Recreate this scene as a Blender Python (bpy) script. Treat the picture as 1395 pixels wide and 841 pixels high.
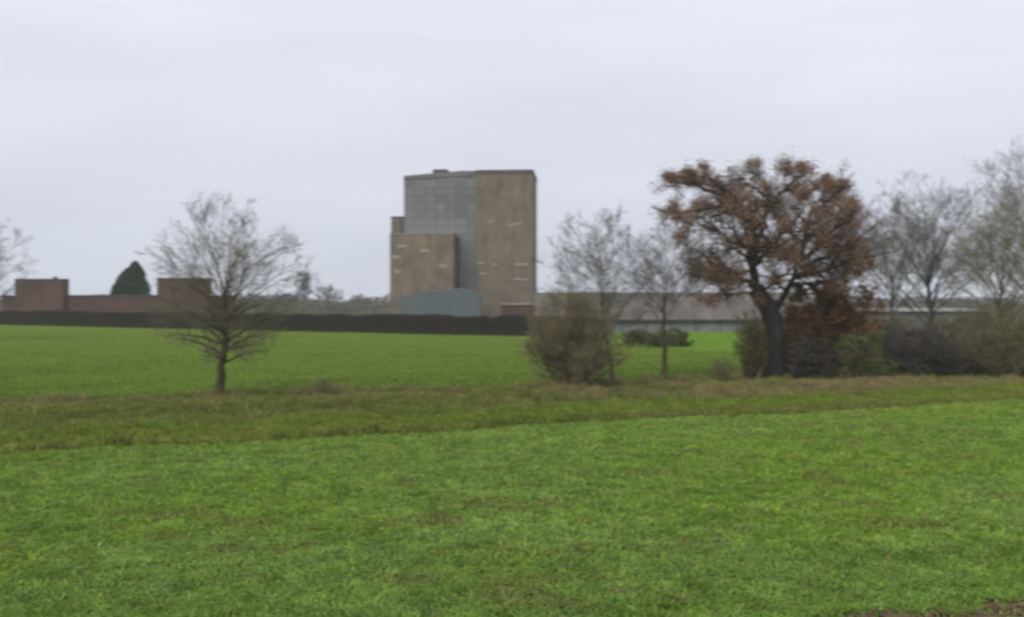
import bpy, math, random
import numpy as np
for o in list(bpy.data.objects): bpy.data.objects.remove(o, do_unlink=True)
S = bpy.context.scene
COL = S.collection
PI = math.pi
R = math.radians
rng = np.random.default_rng(7)
random.seed(7)

# ------------------------------------------------------------------ camera
CAMZ, F, HY = 5.0, 1395.0, 405.0        # eye height (railway bank), focal length in photo pixels, horizon row
cd = bpy.data.cameras.new('camera'); cam = bpy.data.objects.new('camera', cd); COL.objects.link(cam)
cam.location = (0, 0, CAMZ); cam.rotation_euler = (R(90), 0, 0)
cd.sensor_width = 36; cd.lens = 36.0; cd.shift_y = -(420.5 - HY) / F
cd.clip_start = 0.2; cd.clip_end = 8000
cd.dof.use_dof = True; cd.dof.focus_distance = 5.0; cd.dof.aperture_fstop = 2.6; cd.dof.aperture_ratio = 0.55
S.camera = cam

# ------------------------------------------------------------------ sky, sun, exposure
EXPO = 0.9
SUN_EL, SUN_AZ = 46.0, 215.0            # soft light from behind the camera, left
S.view_settings.view_transform = 'Standard'; S.view_settings.look = 'None'
S.view_settings.exposure = EXPO; S.view_settings.gamma = 1.0; S.view_settings.use_curve_mapping = False
wd = bpy.data.worlds.new('World'); S.world = wd; wd.use_nodes = True
nt = wd.node_tree; nt.nodes.clear(); N_ = nt.nodes; L_ = nt.links
out = N_.new('ShaderNodeOutputWorld'); bgs = N_.new('ShaderNodeBackground'); bgc = N_.new('ShaderNodeBackground')
sky = N_.new('ShaderNodeTexSky'); sky.sky_type = 'NISHITA'; sky.sun_disc = False
sky.sun_elevation = R(SUN_EL); sky.sun_rotation = R(SUN_AZ)
L_.new(sky.outputs[0], bgs.inputs[0]); bgs.inputs[1].default_value = 0.06
tc = N_.new('ShaderNodeTexCoord'); sep = N_.new('ShaderNodeSeparateXYZ'); L_.new(tc.outputs['Generated'], sep.inputs[0])
rampz = N_.new('ShaderNodeValToRGB'); L_.new(sep.outputs[2], rampz.inputs[0])
cr = rampz.color_ramp; cr.elements[0].position = 0.0; cr.elements[0].color = (0.560, 0.610, 0.715, 1)
cr.elements[1].position = 0.30; cr.elements[1].color = (0.850, 0.862, 0.940, 1)
e = cr.elements.new(0.13); e.color = (0.705, 0.722, 0.812, 1)
mp = N_.new('ShaderNodeMapping'); mp.inputs['Scale'].default_value = (1.6, 1.6, 9.0); L_.new(tc.outputs['Generated'], mp.inputs[0])
nz = N_.new('ShaderNodeTexNoise'); nz.inputs['Scale'].default_value = 1.7; nz.inputs['Detail'].default_value = 5; nz.inputs['Roughness'].default_value = 0.5
L_.new(mp.outputs[0], nz.inputs['Vector'])
cl = N_.new('ShaderNodeMapRange'); cl.inputs[1].default_value = 0.3; cl.inputs[2].default_value = 0.7; cl.inputs[3].default_value = 0.93; cl.inputs[4].default_value = 1.05
L_.new(nz.outputs[0], cl.inputs[0])
vm = N_.new('ShaderNodeVectorMath'); vm.operation = 'SCALE'; L_.new(rampz.outputs[0], vm.inputs[0]); L_.new(cl.outputs[0], vm.inputs['Scale'])
L_.new(vm.outputs[0], bgc.inputs[0]); bgc.inputs[1].default_value = 1.06 / 2 ** EXPO
mx = N_.new('ShaderNodeMixShader'); mx.inputs[0].default_value = 0.93
L_.new(bgs.outputs[0], mx.inputs[1]); L_.new(bgc.outputs[0], mx.inputs[2]); L_.new(mx.outputs[0], out.inputs[0])
ld = bpy.data.lights.new('sun', 'SUN'); ld.energy = 1.5; ld.angle = R(50); ld.color = (1.0, 0.97, 0.93)
sun = bpy.data.objects.new('sun', ld); COL.objects.link(sun)
sun.rotation_euler = (R(90 - SUN_EL), 0, R(180 - SUN_AZ) )
S.cycles.volume_bounces = 1; S.cycles.max_bounces = 6; S.cycles.diffuse_bounces = 3; S.cycles.transmission_bounces = 3

# ------------------------------------------------------------------ helpers
def wpt(px, py, Y):                      # photo position at a chosen distance -> world
    return ((px - 697.5) / F * Y, Y, CAMZ + (HY - py) / F * Y)

def tag(o, label=None, cat=None, group=None, kind=None):
    if label: o['label'] = label
    if cat: o['category'] = cat
    if group: o['group'] = group
    if kind: o['kind'] = kind
    return o

def empty(name, loc, rz=0.0):
    o = bpy.data.objects.new(name, None); o.empty_display_size = 0.5
    o.location = loc; o.rotation_euler = (0, 0, rz); COL.objects.link(o); return o

def quad_mesh(name, V, Q, mats, parent=None, col=None, smooth=False, midx=None):
    V = np.asarray(V, np.float32); Q = np.asarray(Q, np.int32)
    me = bpy.data.meshes.new(name)
    me.vertices.add(len(V)); me.vertices.foreach_set('co', V.ravel())
    me.loops.add(Q.size); me.loops.foreach_set('vertex_index', Q.ravel())
    me.polygons.add(len(Q)); me.polygons.foreach_set('loop_start', np.arange(0, Q.size, Q.shape[1], dtype=np.int32))
    if midx is not None: me.polygons.foreach_set('material_index', np.asarray(midx, np.int32))
    if smooth: me.polygons.foreach_set('use_smooth', np.ones(len(Q), bool))
    me.update(calc_edges=True)
    if col is not None:
        a = me.color_attributes.new('Col', 'FLOAT_COLOR', 'POINT')
        c = np.ones((len(V), 4), np.float32); c[:, :3] = col; a.data.foreach_set('color', c.ravel())
    for m in (mats if isinstance(mats, (list, tuple)) else [mats]): me.materials.append(m)
    o = bpy.data.objects.new(name, me); COL.objects.link(o)
    if parent: o.parent = parent
    return o

class MB:                                # collects boxes / polygons, builds ONE mesh
    def __init__(s): s.v = []; s.f = []
    def box(s, x0, x1, y0, y1, z0, z1):
        b = len(s.v)
        s.v += [(x0,y0,z0),(x1,y0,z0),(x1,y1,z0),(x0,y1,z0),(x0,y0,z1),(x1,y0,z1),(x1,y1,z1),(x0,y1,z1)]
        s.f += [tuple(b+i for i in q) for q in ((0,3,2,1),(4,5,6,7),(0,1,5,4),(1,2,6,5),(2,3,7,6),(3,0,4,7))]
        return s
    def prism_y(s, prof, y0, y1):        # outline in x,z pushed from y0 to y1
        b = len(s.v); n = len(prof)
        s.v += [(x, y0, z) for x, z in prof] + [(x, y1, z) for x, z in prof]
        s.f.append(tuple(b + i for i in range(n))); s.f.append(tuple(b + n + i for i in reversed(range(n))))
        for i in range(n): j = (i + 1) % n; s.f.append((b+i, b+n+i, b+n+j, b+j))
        return s
    def prism_x(s, prof, x0, x1):
        b = len(s.v); n = len(prof)
        s.v += [(x0, y, z) for y, z in prof] + [(x1, y, z) for y, z in prof]
        s.f.append(tuple(b + i for i in range(n))); s.f.append(tuple(b + n + i for i in reversed(range(n))))
        for i in range(n): j = (i + 1) % n; s.f.append((b+i, b+n+i, b+n+j, b+j))
        return s
    def build(s, name, mat, parent=None, bevel=0.0):
        import bmesh
        me = bpy.data.meshes.new(name); me.from_pydata(s.v, [], s.f); 
        bm = bmesh.new(); bm.from_mesh(me); bmesh.ops.recalc_face_normals(bm, faces=bm.faces)
        if bevel: bmesh.ops.bevel(bm, geom=bm.edges[:], offset=bevel, segments=1, affect='EDGES')
        bm.to_mesh(me); bm.free(); me.materials.append(mat)
        o = bpy.data.objects.new(name, me); COL.objects.link(o)
        if parent: o.parent = parent
        return o

def vnoise(x, y, seed=0):                # smooth lattice noise 0..1
    r = np.random.default_rng(seed).random((256, 256))
    xi = np.floor(x).astype(int); yi = np.floor(y).astype(int); fx = x - xi; fy = y - yi
    fx = fx * fx * (3 - 2 * fx); fy = fy * fy * (3 - 2 * fy)
    g = lambda a, b: r[a % 256, b % 256]
    return (g(xi, yi) * (1 - fx) + g(xi + 1, yi) * fx) * (1 - fy) + (g(xi, yi + 1) * (1 - fx) + g(xi + 1, yi + 1) * fx) * fy
def fbm(x, y, seed=0, o=3):
    t = 0; a = 0.5; n = 0
    for i in range(o): t = t + a * vnoise(x * 2 ** i, y * 2 ** i, seed + i); n += a; a *= 0.5
    return t / n
norm = lambda v: v / np.maximum(np.linalg.norm(v, axis=-1, keepdims=True), 1e-9)

# ------------------------------------------------------------------ materials
def new_mat(name, rough=0.9, spec=0.25):
    m = bpy.data.materials.new(name); m.use_nodes = True
    b = m.node_tree.nodes['Principled BSDF']; b.inputs['Roughness'].default_value = rough
    b.inputs['Specular IOR Level'].default_value = spec
    return m, m.node_tree, b
def noise_node(t, scale, detail=4, vec=None, rough=0.55):
    n = t.nodes.new('ShaderNodeTexNoise'); n.inputs['Scale'].default_value = scale; n.inputs['Detail'].default_value = detail; n.inputs['Roughness'].default_value = rough
    if vec is not None: t.links.new(vec, n.inputs['Vector'])
    return n
def ramp(t, fac, stops):
    r = t.nodes.new('ShaderNodeValToRGB'); t.links.new(fac, r.inputs[0]); c = r.color_ramp
    c.elements[0].position = stops[0][0]; c.elements[0].color = (*stops[0][1], 1)
    c.elements[1].position = stops[-1][0]; c.elements[1].color = (*stops[-1][1], 1)
    for p, k in stops[1:-1]: e = c.elements.new(p); e.color = (*k, 1)
    return r
def coords(t, scale=(1, 1, 1), kind='Object'):
    tcn = t.nodes.new('ShaderNodeTexCoord'); m = t.nodes.new('ShaderNodeMapping'); m.inputs['Scale'].default_value = scale
    t.links.new(tcn.outputs[kind], m.inputs[0]); return m.outputs[0]
def mixc(t, a, b, fac, mode='MIX'):
    m = t.nodes.new('ShaderNodeMix'); m.data_type = 'RGBA'; m.blend_type = mode
    for s_, v in ((m.inputs[0], fac), (m.inputs[6], a), (m.inputs[7], b)):
        if isinstance(v, (int, float)): s_.default_value = v
        elif isinstance(v, tuple): s_.default_value = (*v, 1)
        else: t.links.new(v, s_)
    return m.outputs[2]
def bump(t, b, h, strength=0.4, dist=0.05):
    n = t.nodes.new('ShaderNodeBump'); n.inputs['Strength'].default_value = strength; n.inputs['Distance'].default_value = dist
    t.links.new(h, n.inputs['Height']); t.links.new(n.outputs[0], b.inputs['Normal'])

def mottled(name, stops, scale=2.0, stretch=(1, 1, 1), rough=0.9, bumpd=0.0, scale2=None, amt2=0.25):
    m, t, b = new_mat(name, rough)
    v = coords(t, stretch); n = noise_node(t, scale, 6, v); r = ramp(t, n.outputs[0], stops); c = r.outputs[0]
    if scale2:
        n2 = noise_node(t, scale2, 4, coords(t)); g = ramp(t, n2.outputs[0], [(0.3, (0.6,)*3), (0.7, (1.25,)*3)])
        c = mixc(t, c, g.outputs[0], amt2 * 2, 'MULTIPLY')
    t.links.new(c, b.inputs['Base Color'])
    if bumpd: bump(t, b, n.outputs[0], 0.5, bumpd)
    return m
def leafmat(name, rough=0.7, transl=0.25):
    m, t, b = new_mat(name, rough, 0.08)
    a = t.nodes.new('ShaderNodeAttribute'); a.attribute_name = 'Col'; t.links.new(a.outputs[0], b.inputs['Base Color'])
    if transl:
        tr = t.nodes.new('ShaderNodeBsdfTranslucent'); t.links.new(a.outputs[0], tr.inputs[0])
        ms = t.nodes.new('ShaderNodeMixShader'); ms.inputs[0].default_value = transl
        t.links.new(b.outputs[0], ms.inputs[1]); t.links.new(tr.outputs[0], ms.inputs[2])
        t.links.new(ms.outputs[0], t.nodes['Material Output'].inputs[0])
    return m
M = {}
M['leaf'] = leafmat('leaf'); M['blade'] = leafmat('blade', 0.6, 0.3)
M['bark'] = mottled('bark_grey', [(0.3, (0.035, 0.032, 0.026)), (0.7, (0.085, 0.078, 0.062))], 6, (1, 1, 0.25), bumpd=0.02)
M['bark_green'] = mottled('bark_lichen', [(0.3, (0.035, 0.033, 0.015)), (0.7, (0.075, 0.070, 0.032))], 5, (1, 1, 0.3), bumpd=0.02)
M['bark_oak'] = mottled('bark_oak', [(0.3, (0.014, 0.013, 0.012)), (0.7, (0.042, 0.037, 0.033))], 7, (1, 1, 0.2), bumpd=0.05)
M['twig'] = mottled('twig_grey', [(0.3, (0.078, 0.074, 0.056)), (0.7, (0.135, 0.126, 0.098))], 1.2)
M['twig_mix'] = mottled('twig_lichen', [(0.3, (0.100, 0.090, 0.062)), (0.7, (0.165, 0.150, 0.105))], 1.2)
M['twig_brown'] = mottled('twig_brown', [(0.3, (0.125, 0.108, 0.062)), (0.7, (0.20, 0.175, 0.100))], 1.2)
M['twig_purple'] = mottled('twig_purple', [(0.3, (0.075, 0.062, 0.062)), (0.7, (0.13, 0.11, 0.105))], 1.2)

def ground_mat(name, a, b_, soil, soil_lo=0.62, scale=0.35, fine=9.0):
    m, t, b = new_mat(name, 1.0, 0.0)
    v = coords(t); n1 = noise_node(t, scale, 5, v); n2 = noise_node(t, fine, 4, v)
    r = ramp(t, n1.outputs[0], [(0.35, a), (0.65, b_)])
    f = ramp(t, n2.outputs[0], [(soil_lo - 0.12, (0, 0, 0)), (soil_lo + 0.08, (1, 1, 1))])
    c = mixc(t, r.outputs[0], soil, f.outputs[0]); t.links.new(c, b.inputs['Base Color'])
    bump(t, b, n2.outputs[0], 0.6, 0.05); return m
M['field'] = ground_mat('crop_soil', (0.115, 0.175, 0.022), (0.145, 0.200, 0.030), (0.120, 0.110, 0.050))
M['field2'] = ground_mat('far_crop', (0.090, 0.140, 0.022), (0.115, 0.165, 0.030), (0.105, 0.125, 0.032))
M['verge'] = ground_mat('verge_ground', (0.118, 0.138, 0.024), (0.142, 0.160, 0.032), (0.15, 0.13, 0.055), 0.55)
M['meadow'] = ground_mat('meadow', (0.10, 0.20, 0.020), (0.13, 0.22, 0.028), (0.10, 0.15, 0.03))
M['soil'] = mottled('bare_soil', [(0.3, (0.040, 0.024, 0.014)), (0.5, (0.082, 0.054, 0.032)), (0.72, (0.14, 0.098, 0.064))], 5, rough=1.0, bumpd=0.05)

# brown, weather streaked brickwork of the tower
def weathered(name, base, dark, pale, brick=True):
    m, t, b = new_mat(name, 0.92, 0.2)
    v = coords(t)
    n1 = noise_node(t, 0.16, 5, v); r = ramp(t, n1.outputs[0], [(0.3, dark), (0.52, base), (0.75, pale)])
    vs = coords(t, (1.1, 1.1, 0.07)); ns = noise_node(t, 0.9, 5, vs); rs = ramp(t, ns.outputs[0], [(0.3, (0.86, 0.86, 0.88)), (0.65, (1.06, 1.05, 1.04))])
    c = mixc(t, r.outputs[0], rs.outputs[0], 0.8, 'MULTIPLY')
    if brick:
        tcn = t.nodes.new('ShaderNodeTexCoord'); sp = t.nodes.new('ShaderNodeSeparateXYZ'); t.links.new(tcn.outputs['Object'], sp.inputs[0])
        ad = t.nodes.new('ShaderNodeMath'); t.links.new(sp.outputs[0], ad.inputs[0]); t.links.new(sp.outputs[1], ad.inputs[1])
        cb = t.nodes.new('ShaderNodeCombineXYZ'); t.links.new(ad.outputs[0], cb.inputs[0]); t.links.new(sp.outputs[2], cb.inputs[1])
        bt = t.nodes.new('ShaderNodeTexBrick'); t.links.new(cb.outputs[0], bt.inputs['Vector'])
        bt.inputs['Scale'].default_value = 1.0; bt.inputs['Brick Width'].default_value = 0.45; bt.inputs['Row Height'].default_value = 0.15; bt.inputs['Mortar Size'].default_value = 0.012
        bt.inputs['Color1'].default_value = (0.85, 0.85, 0.85, 1); bt.inputs['Color2'].default_value = (1.15, 1.12, 1.1, 1); bt.inputs['Mortar'].default_value = (1.1, 1.1, 1.1, 1)
        c = mixc(t, c, bt.outputs[0], 0.7, 'MULTIPLY')
    t.links.new(c, b.inputs['Base Color']); bump(t, b, ns.outputs[0], 0.2, 0.03)
    return m
def stain(m, amt=0.55):
    t = m.node_tree; b = t.nodes['Principled BSDF']; src = b.inputs['Base Color'].links[0].from_socket
    n = noise_node(t, 0.45, 8, coords(t, (1, 1, 0.6)), 0.68); g = ramp(t, n.outputs[0], [(0.34, (0.62, 0.62, 0.64)), (0.52, (1.0, 1.0, 1.0)), (0.70, (1.28, 1.24, 1.16))])
    t.links.new(mixc(t, src, g.outputs[0], amt, 'MULTIPLY'), b.inputs['Base Color']); return m
M['tower_brown'] = weathered('tower_brickwork', (0.150, 0.122, 0.090), (0.122, 0.102, 0.082), (0.178, 0.147, 0.102))
M['tower_grey'] = weathered('tower_sheeting', (0.145, 0.142, 0.148), (0.115, 0.115, 0.125), (0.18, 0.176, 0.178), False)
M['tower_grey2'] = weathered('tower_sheeting_pale', (0.175, 0.170, 0.172), (0.15, 0.147, 0.15), (0.20, 0.195, 0.19), False)
M['tower_dark'] = weathered('tower_coping', (0.085, 0.075, 0.068), (0.065, 0.058, 0.055), (0.11, 0.095, 0.08), False)
M['pale'] = mottled('pale_render', [(0.3, (0.20, 0.175, 0.15)), (0.7, (0.30, 0.27, 0.235))], 1.5)
M['brick'] = weathered('red_brick', (0.082, 0.048, 0.041), (0.068, 0.040, 0.035), (0.098, 0.058, 0.046))
M['bluegrey'] = mottled('bluegrey_sheet', [(0.3, (0.072, 0.088, 0.097)), (0.7, (0.092, 0.108, 0.118))], 0.5, (1, 1, 0.3), rough=0.6)
M['roofgrey'] = mottled('fibre_cement', [(0.3, (0.072, 0.064, 0.056)), (0.5, (0.096, 0.086, 0.076)), (0.72, (0.13, 0.120, 0.108))], 0.6, (1, 0.25, 0.25), rough=0.9, scale2=3.0)
M['palewall'] = mottled('pale_wall', [(0.3, (0.145, 0.145, 0.150)), (0.7, (0.215, 0.215, 0.218))], 0.7)
M['sheetroof'] = mottled('pale_sheet', [(0.3, (0.115, 0.135, 0.142)), (0.7, (0.15, 0.17, 0.178))], 0.5, rough=0.5)
M['greywall'] = mottled('weathered_boards', [(0.3, (0.085, 0.085, 0.082)), (0.7, (0.13, 0.13, 0.122))], 0.8, (1, 1, 0.2))
M['darkmetal'] = mottled('dark_metal', [(0.3, (0.035, 0.035, 0.038)), (0.7, (0.06, 0.06, 0.062))], 1.0, rough=0.6)

# ------------------------------------------------------------------ ground, one grid split into fields
def e_(x): return 39.0 + 0.42 * np.clip(x, -45, 60) + 0.35 * np.sin(x * 0.35) + 0.2 * np.sin(x * 0.9 + 1)
def t_(x): return e_(x) + np.interp(x, [-60, -15, 4, 9, 16, 25, 40], [20, 19.3, 15.5, 17.5, 18.3, 15, 11]) - 0.35 * np.sin(x * 0.35)
def h_(x): return np.interp(x, [-150, -91, 0, 10, 20, 35, 60], [210, 183, 131, 108, 95, 90, 92])
def height(x, y):
    v = y - e_(x)
    ditch = -0.55 * np.exp(-((v - 1.3) / 0.7) ** 2) * np.clip((10 - x) / 25, 0.15, 1) - 0.25 * np.exp(-((v - 9) / 2.2) ** 2)
    und = 0.10 * (fbm(x * 0.11 + 50, y * 0.11 + 50, 3) - 0.5) * np.clip((y - 3) / 10, 0, 1)
    rough = np.where((v > 0) & (y < t_(x)), 0.16 * (fbm(x * 0.8 + 90, y * 0.8 + 90, 9) - 0.5), 0)
    return ditch + und + rough
xs = np.concatenate([-np.geomspace(1500, 66, 14), np.arange(-60, 60.01, 0.6), np.geomspace(66, 1500, 14)])
def strip(name, y0, y1, n, mat, geo=False):
    k = np.linspace(0, 1, n + 1)
    if geo: k = (np.geomspace(1, 41, n + 1) - 1) / 40
    X = np.repeat(xs[None], n + 1, 0); Y = y0(xs)[None] * (1 - k[:, None]) + y1(xs)[None] * k[:, None]
    V = np.stack([X, Y, height(X, Y)], -1).reshape(-1, 3); c = len(xs)
    i = np.arange(n)[:, None] * c + np.arange(c - 1)[None]
    Q = np.stack([i, i + 1, i + c + 1, i + c], -1).reshape(-1, 4)
    o = quad_mesh(name, V, Q, mat, smooth=True); tag(o, kind='structure'); return o
strip('crop_field', lambda x: 0 * x - 30, e_, 90, M['field'])
strip('grass_verge', e_, t_, 70, M['verge'])
strip('far_crop_field', t_, h_, 40, M['field2'])
strip('meadow', h_, lambda x: h_(x) + 58, 20, M['meadow'])
M['land'] = ground_mat('far_land', (0.075, 0.090, 0.040), (0.095, 0.105, 0.050), (0.095, 0.085, 0.055))
strip('far_land', lambda x: h_(x) + 58, lambda x: 0 * x + 1500, 30, M['land'], True)

# ------------------------------------------------------------------ blades of crop and grass
def blades(name, x, y, hgt, wid, col, lean=0.5, mat=None):
    n = len(x); z = height(x, y) - 0.01
    a = rng.uniform(0, 2 * PI, n); w = np.stack([np.cos(a), np.sin(a), 0 * a], -1) * wid[:, None] * 0.5
    la = rng.uniform(0, 2 * PI, n); l = np.abs(rng.normal(0, lean, n)) * hgt
    ld_ = np.stack([np.cos(la) * l, np.sin(la) * l, 0 * l], -1)
    b = np.stack([x, y, z], -1); up = np.zeros((n, 3)); up[:, 2] = hgt
    mid = b + 0.62 * up + 0.35 * ld_; tip = b + up * (1 - 0.25 * np.minimum(l / hgt, 1.5))[:, None] + ld_
    V = np.stack([b - w * 0.6, b + w * 0.6, mid + w, mid - w, tip + w * 0.15, tip - w * 0.15], 1).reshape(-1, 3)
    k = np.arange(n)[:, None] * 6
    Q = np.concatenate([k + np.array([[0, 1, 2, 3]]), k + np.array([[3, 2, 4, 5]])], 0)
    C = np.repeat(col, 6, 0)
    return quad_mesh(name, V, Q, mat or M['blade'], col=C)

def in_view(n, d0, d1, power, margin=1.08):
    u = rng.random(n); k = 1 - power
    d = (d0 ** k + u * (d1 ** k - d0 ** k)) ** (1 / k)
    x = rng.uniform(-0.5, 0.5, n) * d * margin * 1.0 + rng.uniform(-1.5, 1.5, n)
    return x, d
# young winter crop of the near field
x, y = in_view(500000, 14.0, 64.0, 1.55, 1.16)
soilm = (y < 16.25 + 0.28 * (x - 7) + 1.3 * (fbm(x * 1.4 + 30, y * 1.4 + 30, 21) - 0.5)) & (x > 3.0)
thin = fbm(x * 1.3 + 70, y * 1.3 + 70, 31)
keep = (y < e_(x) + 0.1) & (~soilm | (rng.random(len(x)) < 0.10)) & (rng.random(len(x)) < np.clip(0.25 + (thin - 0.27) * 4, 0.2, 1))
x, y = x[keep], y[keep]; n = len(x)
g1 = fbm(x * 1.5 + 10, y * 1.2 + 10, 41)[:, None]; g2 = fbm(x * 0.16 + 10, y * 0.16 + 10, 51)[:, None]; g3 = rng.random((n, 1))
fresh = np.array([0.182, 0.285, 0.040]); deep = np.array([0.140, 0.243, 0.030]); blue = np.array([0.190, 0.303, 0.090]); straw = np.array([0.26, 0.24, 0.10])
t1 = np.clip((g1 - 0.36) * 4, 0, 1); col = deep * (1 - t1) + fresh * t1
t2 = np.clip((g2 - 0.42) * 3, 0, 1) * 0.5 + 0.45 * (fbm(x * 2.6 + 40, y * 2.6 + 40, 48)[:, None] > 0.58); col = col * (1 - t2 * 0.6) + blue * t2 * 0.6
g4 = fbm(x * 3.1 + 15, y * 2.4 + 15, 44)[:, None]; g5 = fbm(x * 0.10 + 3, y * 0.42 + 3, 47)[:, None]
col = col * (0.78 + 0.44 * np.clip((g4 - 0.25) * 2, 0, 1)) * (0.88 + 0.26 * g5); yel = np.clip((g5 - 0.5) * 4, 0, 1) * 0.5; col = col * (1 - yel) + col * np.array([1.10, 1.0, 0.9]) * yel
brn = np.clip((fbm(x * 0.7 + 33, y * 0.9 + 33, 49)[:, None] - 0.62) * 5, 0, 0.55); col = col * (1 - brn) + np.array([0.165, 0.165, 0.055]) * brn
col = np.where(g3 < 0.05, straw, col) * rng.uniform(0.75, 1.25, (n, 1))
big = fbm(x * 2.2 + 5, y * 2.2 + 5, 61)
hg = rng.uniform(0.07, 0.17, n) * (0.7 + 0.7 * big); wd_ = rng.uniform(0.016, 0.034, n) * (1 + y / 60)
tag(blades('young_crop', x, y, hg, wd_, col, 1.1), 'short green cereal crop covering the whole near field', 'crop', kind='stuff')
# crop of the field beyond the tree line
x, y = in_view(230000, 48.0, 180.0, 1.25, 1.1)
keep = (y > t_(x) - 0.8) & (y < h_(x) - 0.3); x, y = x[keep], y[keep]; n = len(x)
g1 = fbm(x * 0.22 + 10, y * 0.22 + 10, 42)[:, None]; t1 = np.clip((g1 - 0.3) * 2.5, 0, 1)
col = (np.array([0.082, 0.145, 0.018]) * (1 - t1) + np.array([0.122, 0.195, 0.028]) * t1) * rng.uniform(0.8, 1.2, (n, 1))
tag(blades('far_young_crop', x, y, rng.uniform(0.06, 0.13, n), rng.uniform(0.03, 0.06, n), col, 0.7), 'short green crop of the second field behind the trees', 'crop', kind='stuff')
# bright meadow grass by the long barn
x = rng.uniform(8, 50, 26000); y = rng.uniform(90, 143, 26000); keep = (y > h_(x) + 0.2); x, y = x[keep], y[keep]; n = len(x)
col = np.array([0.125, 0.235, 0.022]) * rng.uniform(0.8, 1.2, (n, 1))
tag(blades('meadow_grass', x, y, rng.uniform(0.08, 0.18, n), rng.uniform(0.03, 0.06, n), col, 0.6), 'bright green meadow grass in front of the long barn', 'grass', kind='stuff')
# rough grass of the verge: dull straw, fresh green strip, dark ditch edge
n0 = 330000
u = rng.uniform(-0.56, 0.56, n0); vv = rng.random(n0); dd = rng.uniform(30, 66, n0)
x = u * dd; y = e_(x) + (t_(x) - e_(x) + 1.2) * vv; v = y - e_(x)
cl1 = fbm(x * 0.55 + 20, y * 0.55 + 20, 71); cl2 = fbm(x * 1.6 + 20, y * 1.6 + 20, 81); cl3 = fbm(x * 0.13 + 20, y * 0.3 + 20, 91)
gstrip = np.exp(-((v - 4.6 - 6 * (cl3 - 0.5) - 2.5 * (cl1 - 0.5)) / (2.6 - 0.5 * np.clip((x + 4) / 22, 0, 1))) ** 2) * np.clip(0.55 + 1.2 * cl1, 0, 1); dead = np.exp(-((v - 9.5 - 5 * (cl3 - 0.5) - 3 * (cl1 - 0.5)) / 3.6) ** 2); bank = np.exp(-((v - 0.3) / 0.55) ** 2)
keep = rng.random(n0) < np.clip(0.35 + 1.6 * (cl2 - 0.3), 0.15, 1); 
right = np.clip((x + 4) / 22, 0, 1)
A = np.array
gcol = A([0.142, 0.205, 0.028]); ocol = A([0.130, 0.162, 0.034]); dcol = A([0.235, 0.190, 0.098]); scol = A([0.25, 0.21, 0.085])
wg = np.clip(gstrip * 1.3, 0, 1)[:, None]; wdd = np.clip(dead * (0.75 * right + (0.40 + 1.15 * right) * (cl1 - 0.46) * 2.6) + 0.7 * (cl1 > 0.42) * np.exp(-((v - (t_(x) - e_(x)) + 0.8) / 1.3) ** 2), 0, 1)[:, None]
col = ocol * np.ones((n0, 1)); col = col * (1 - wdd) + dcol * wdd; col = col * (1 - wg) + gcol * wg
st = (rng.random(n0) < 0.07 + 0.25 * (cl1 > 0.6) * (1 - gstrip))[:, None]; col = np.where(st, scol, col) * rng.uniform(0.7, 1.25, (n0, 1)) * (0.72 + 0.56 * np.clip((cl2 - 0.25) * 2, 0, 1))[:, None]
sedge = (np.abs(v - 0.75 - 0.5 * (cl3 - 0.5)) < 0.45 + 0.5 * (cl2 - 0.5)) & (rng.random(n0) < np.clip((8 - x) / 14, 0.05, 0.95) * np.clip(2.2 * cl1 - 0.3, 0, 1)); col[sedge] = np.array([0.050, 0.075, 0.012]) * rng.uniform(.6, 1.3, (sedge.sum(), 1))
fe = np.exp(-((v - (t_(x) - e_(x)) + 0.3) / 0.9) ** 2) * np.clip((cl1 - 0.3) * 3, 0, 1)
hv = (0.12 + 0.12 * sedge + 0.30 * fe + 0.24 * dead * (0.3 + cl1) + 0.10 * bank) * rng.uniform(0.6, 1.4, n0) * (0.6 + 0.9 * cl2) * (1 + 1.3 * (rng.random(n0) < 0.012))
k = keep
tag(blades('rough_grass', x[k], y[k], hv[k], rng.uniform(0.018, 0.04, k.sum()), col[k], 0.55), 'rough olive and straw coloured grass along the ditch and tree line', 'grass', kind='stuff')
# bare soil where the crop gives way, bottom right corner
n = 2600; x = rng.uniform(2.5, 11, n); y = rng.uniform(13.2, 17.8, n)
keep = y < 16.3 + 0.28 * (x - 7) + 0.9 * (fbm(x * 1.4 + 30, y * 1.4 + 30, 21) - 0.5); x, y = x[keep], y[keep]; n = len(x)
gx = np.linspace(2.0, 12, 61); gy = np.linspace(12.5, 18.0, 45); GX, GY = np.meshgrid(gx, gy)
lim = 16.3 + 0.28 * (GX - 7) - GY + 0.9 * (fbm(GX * 1.4 + 30, GY * 1.4 + 30, 21) - 0.5)
GZ = height(GX, GY) + np.clip(lim, -0.3, 0.25) * 0.25 + 0.10 * (fbm(GX * 2.5, GY * 2.5, 33) - 0.5) * (lim > -0.2) - 0.01
edge = np.minimum.reduce([GX - 2.0, 12 - GX, GY - 12.5, 18.0 - GY]); GZ = np.where(edge < 0.05, GZ - 0.2, GZ)
i = np.arange(44)[:, None] * 61 + np.arange(60)[None]; Q = np.stack([i, i + 1, i + 62, i + 61], -1).reshape(-1, 4)
tag(quad_mesh('bare_soil', np.stack([GX, GY, GZ], -1).reshape(-1, 3), Q, M['soil'], smooth=True), kind='structure')
ico = [(0,0,1),(0.9,0,0.3),(0.28,0.85,0.35),(-0.73,0.53,0.3),(-0.7,-0.55,0.25),(0.3,-0.85,0.3),(0,0,-0.4)]
icf = [(0,1,2,2),(0,2,3,3),(0,3,4,4),(0,4,5,5),(0,5,1,1),(6,2,1,1),(6,3,2,2),(6,4,3,3),(6,5,4,4),(6,1,5,5)]
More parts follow.
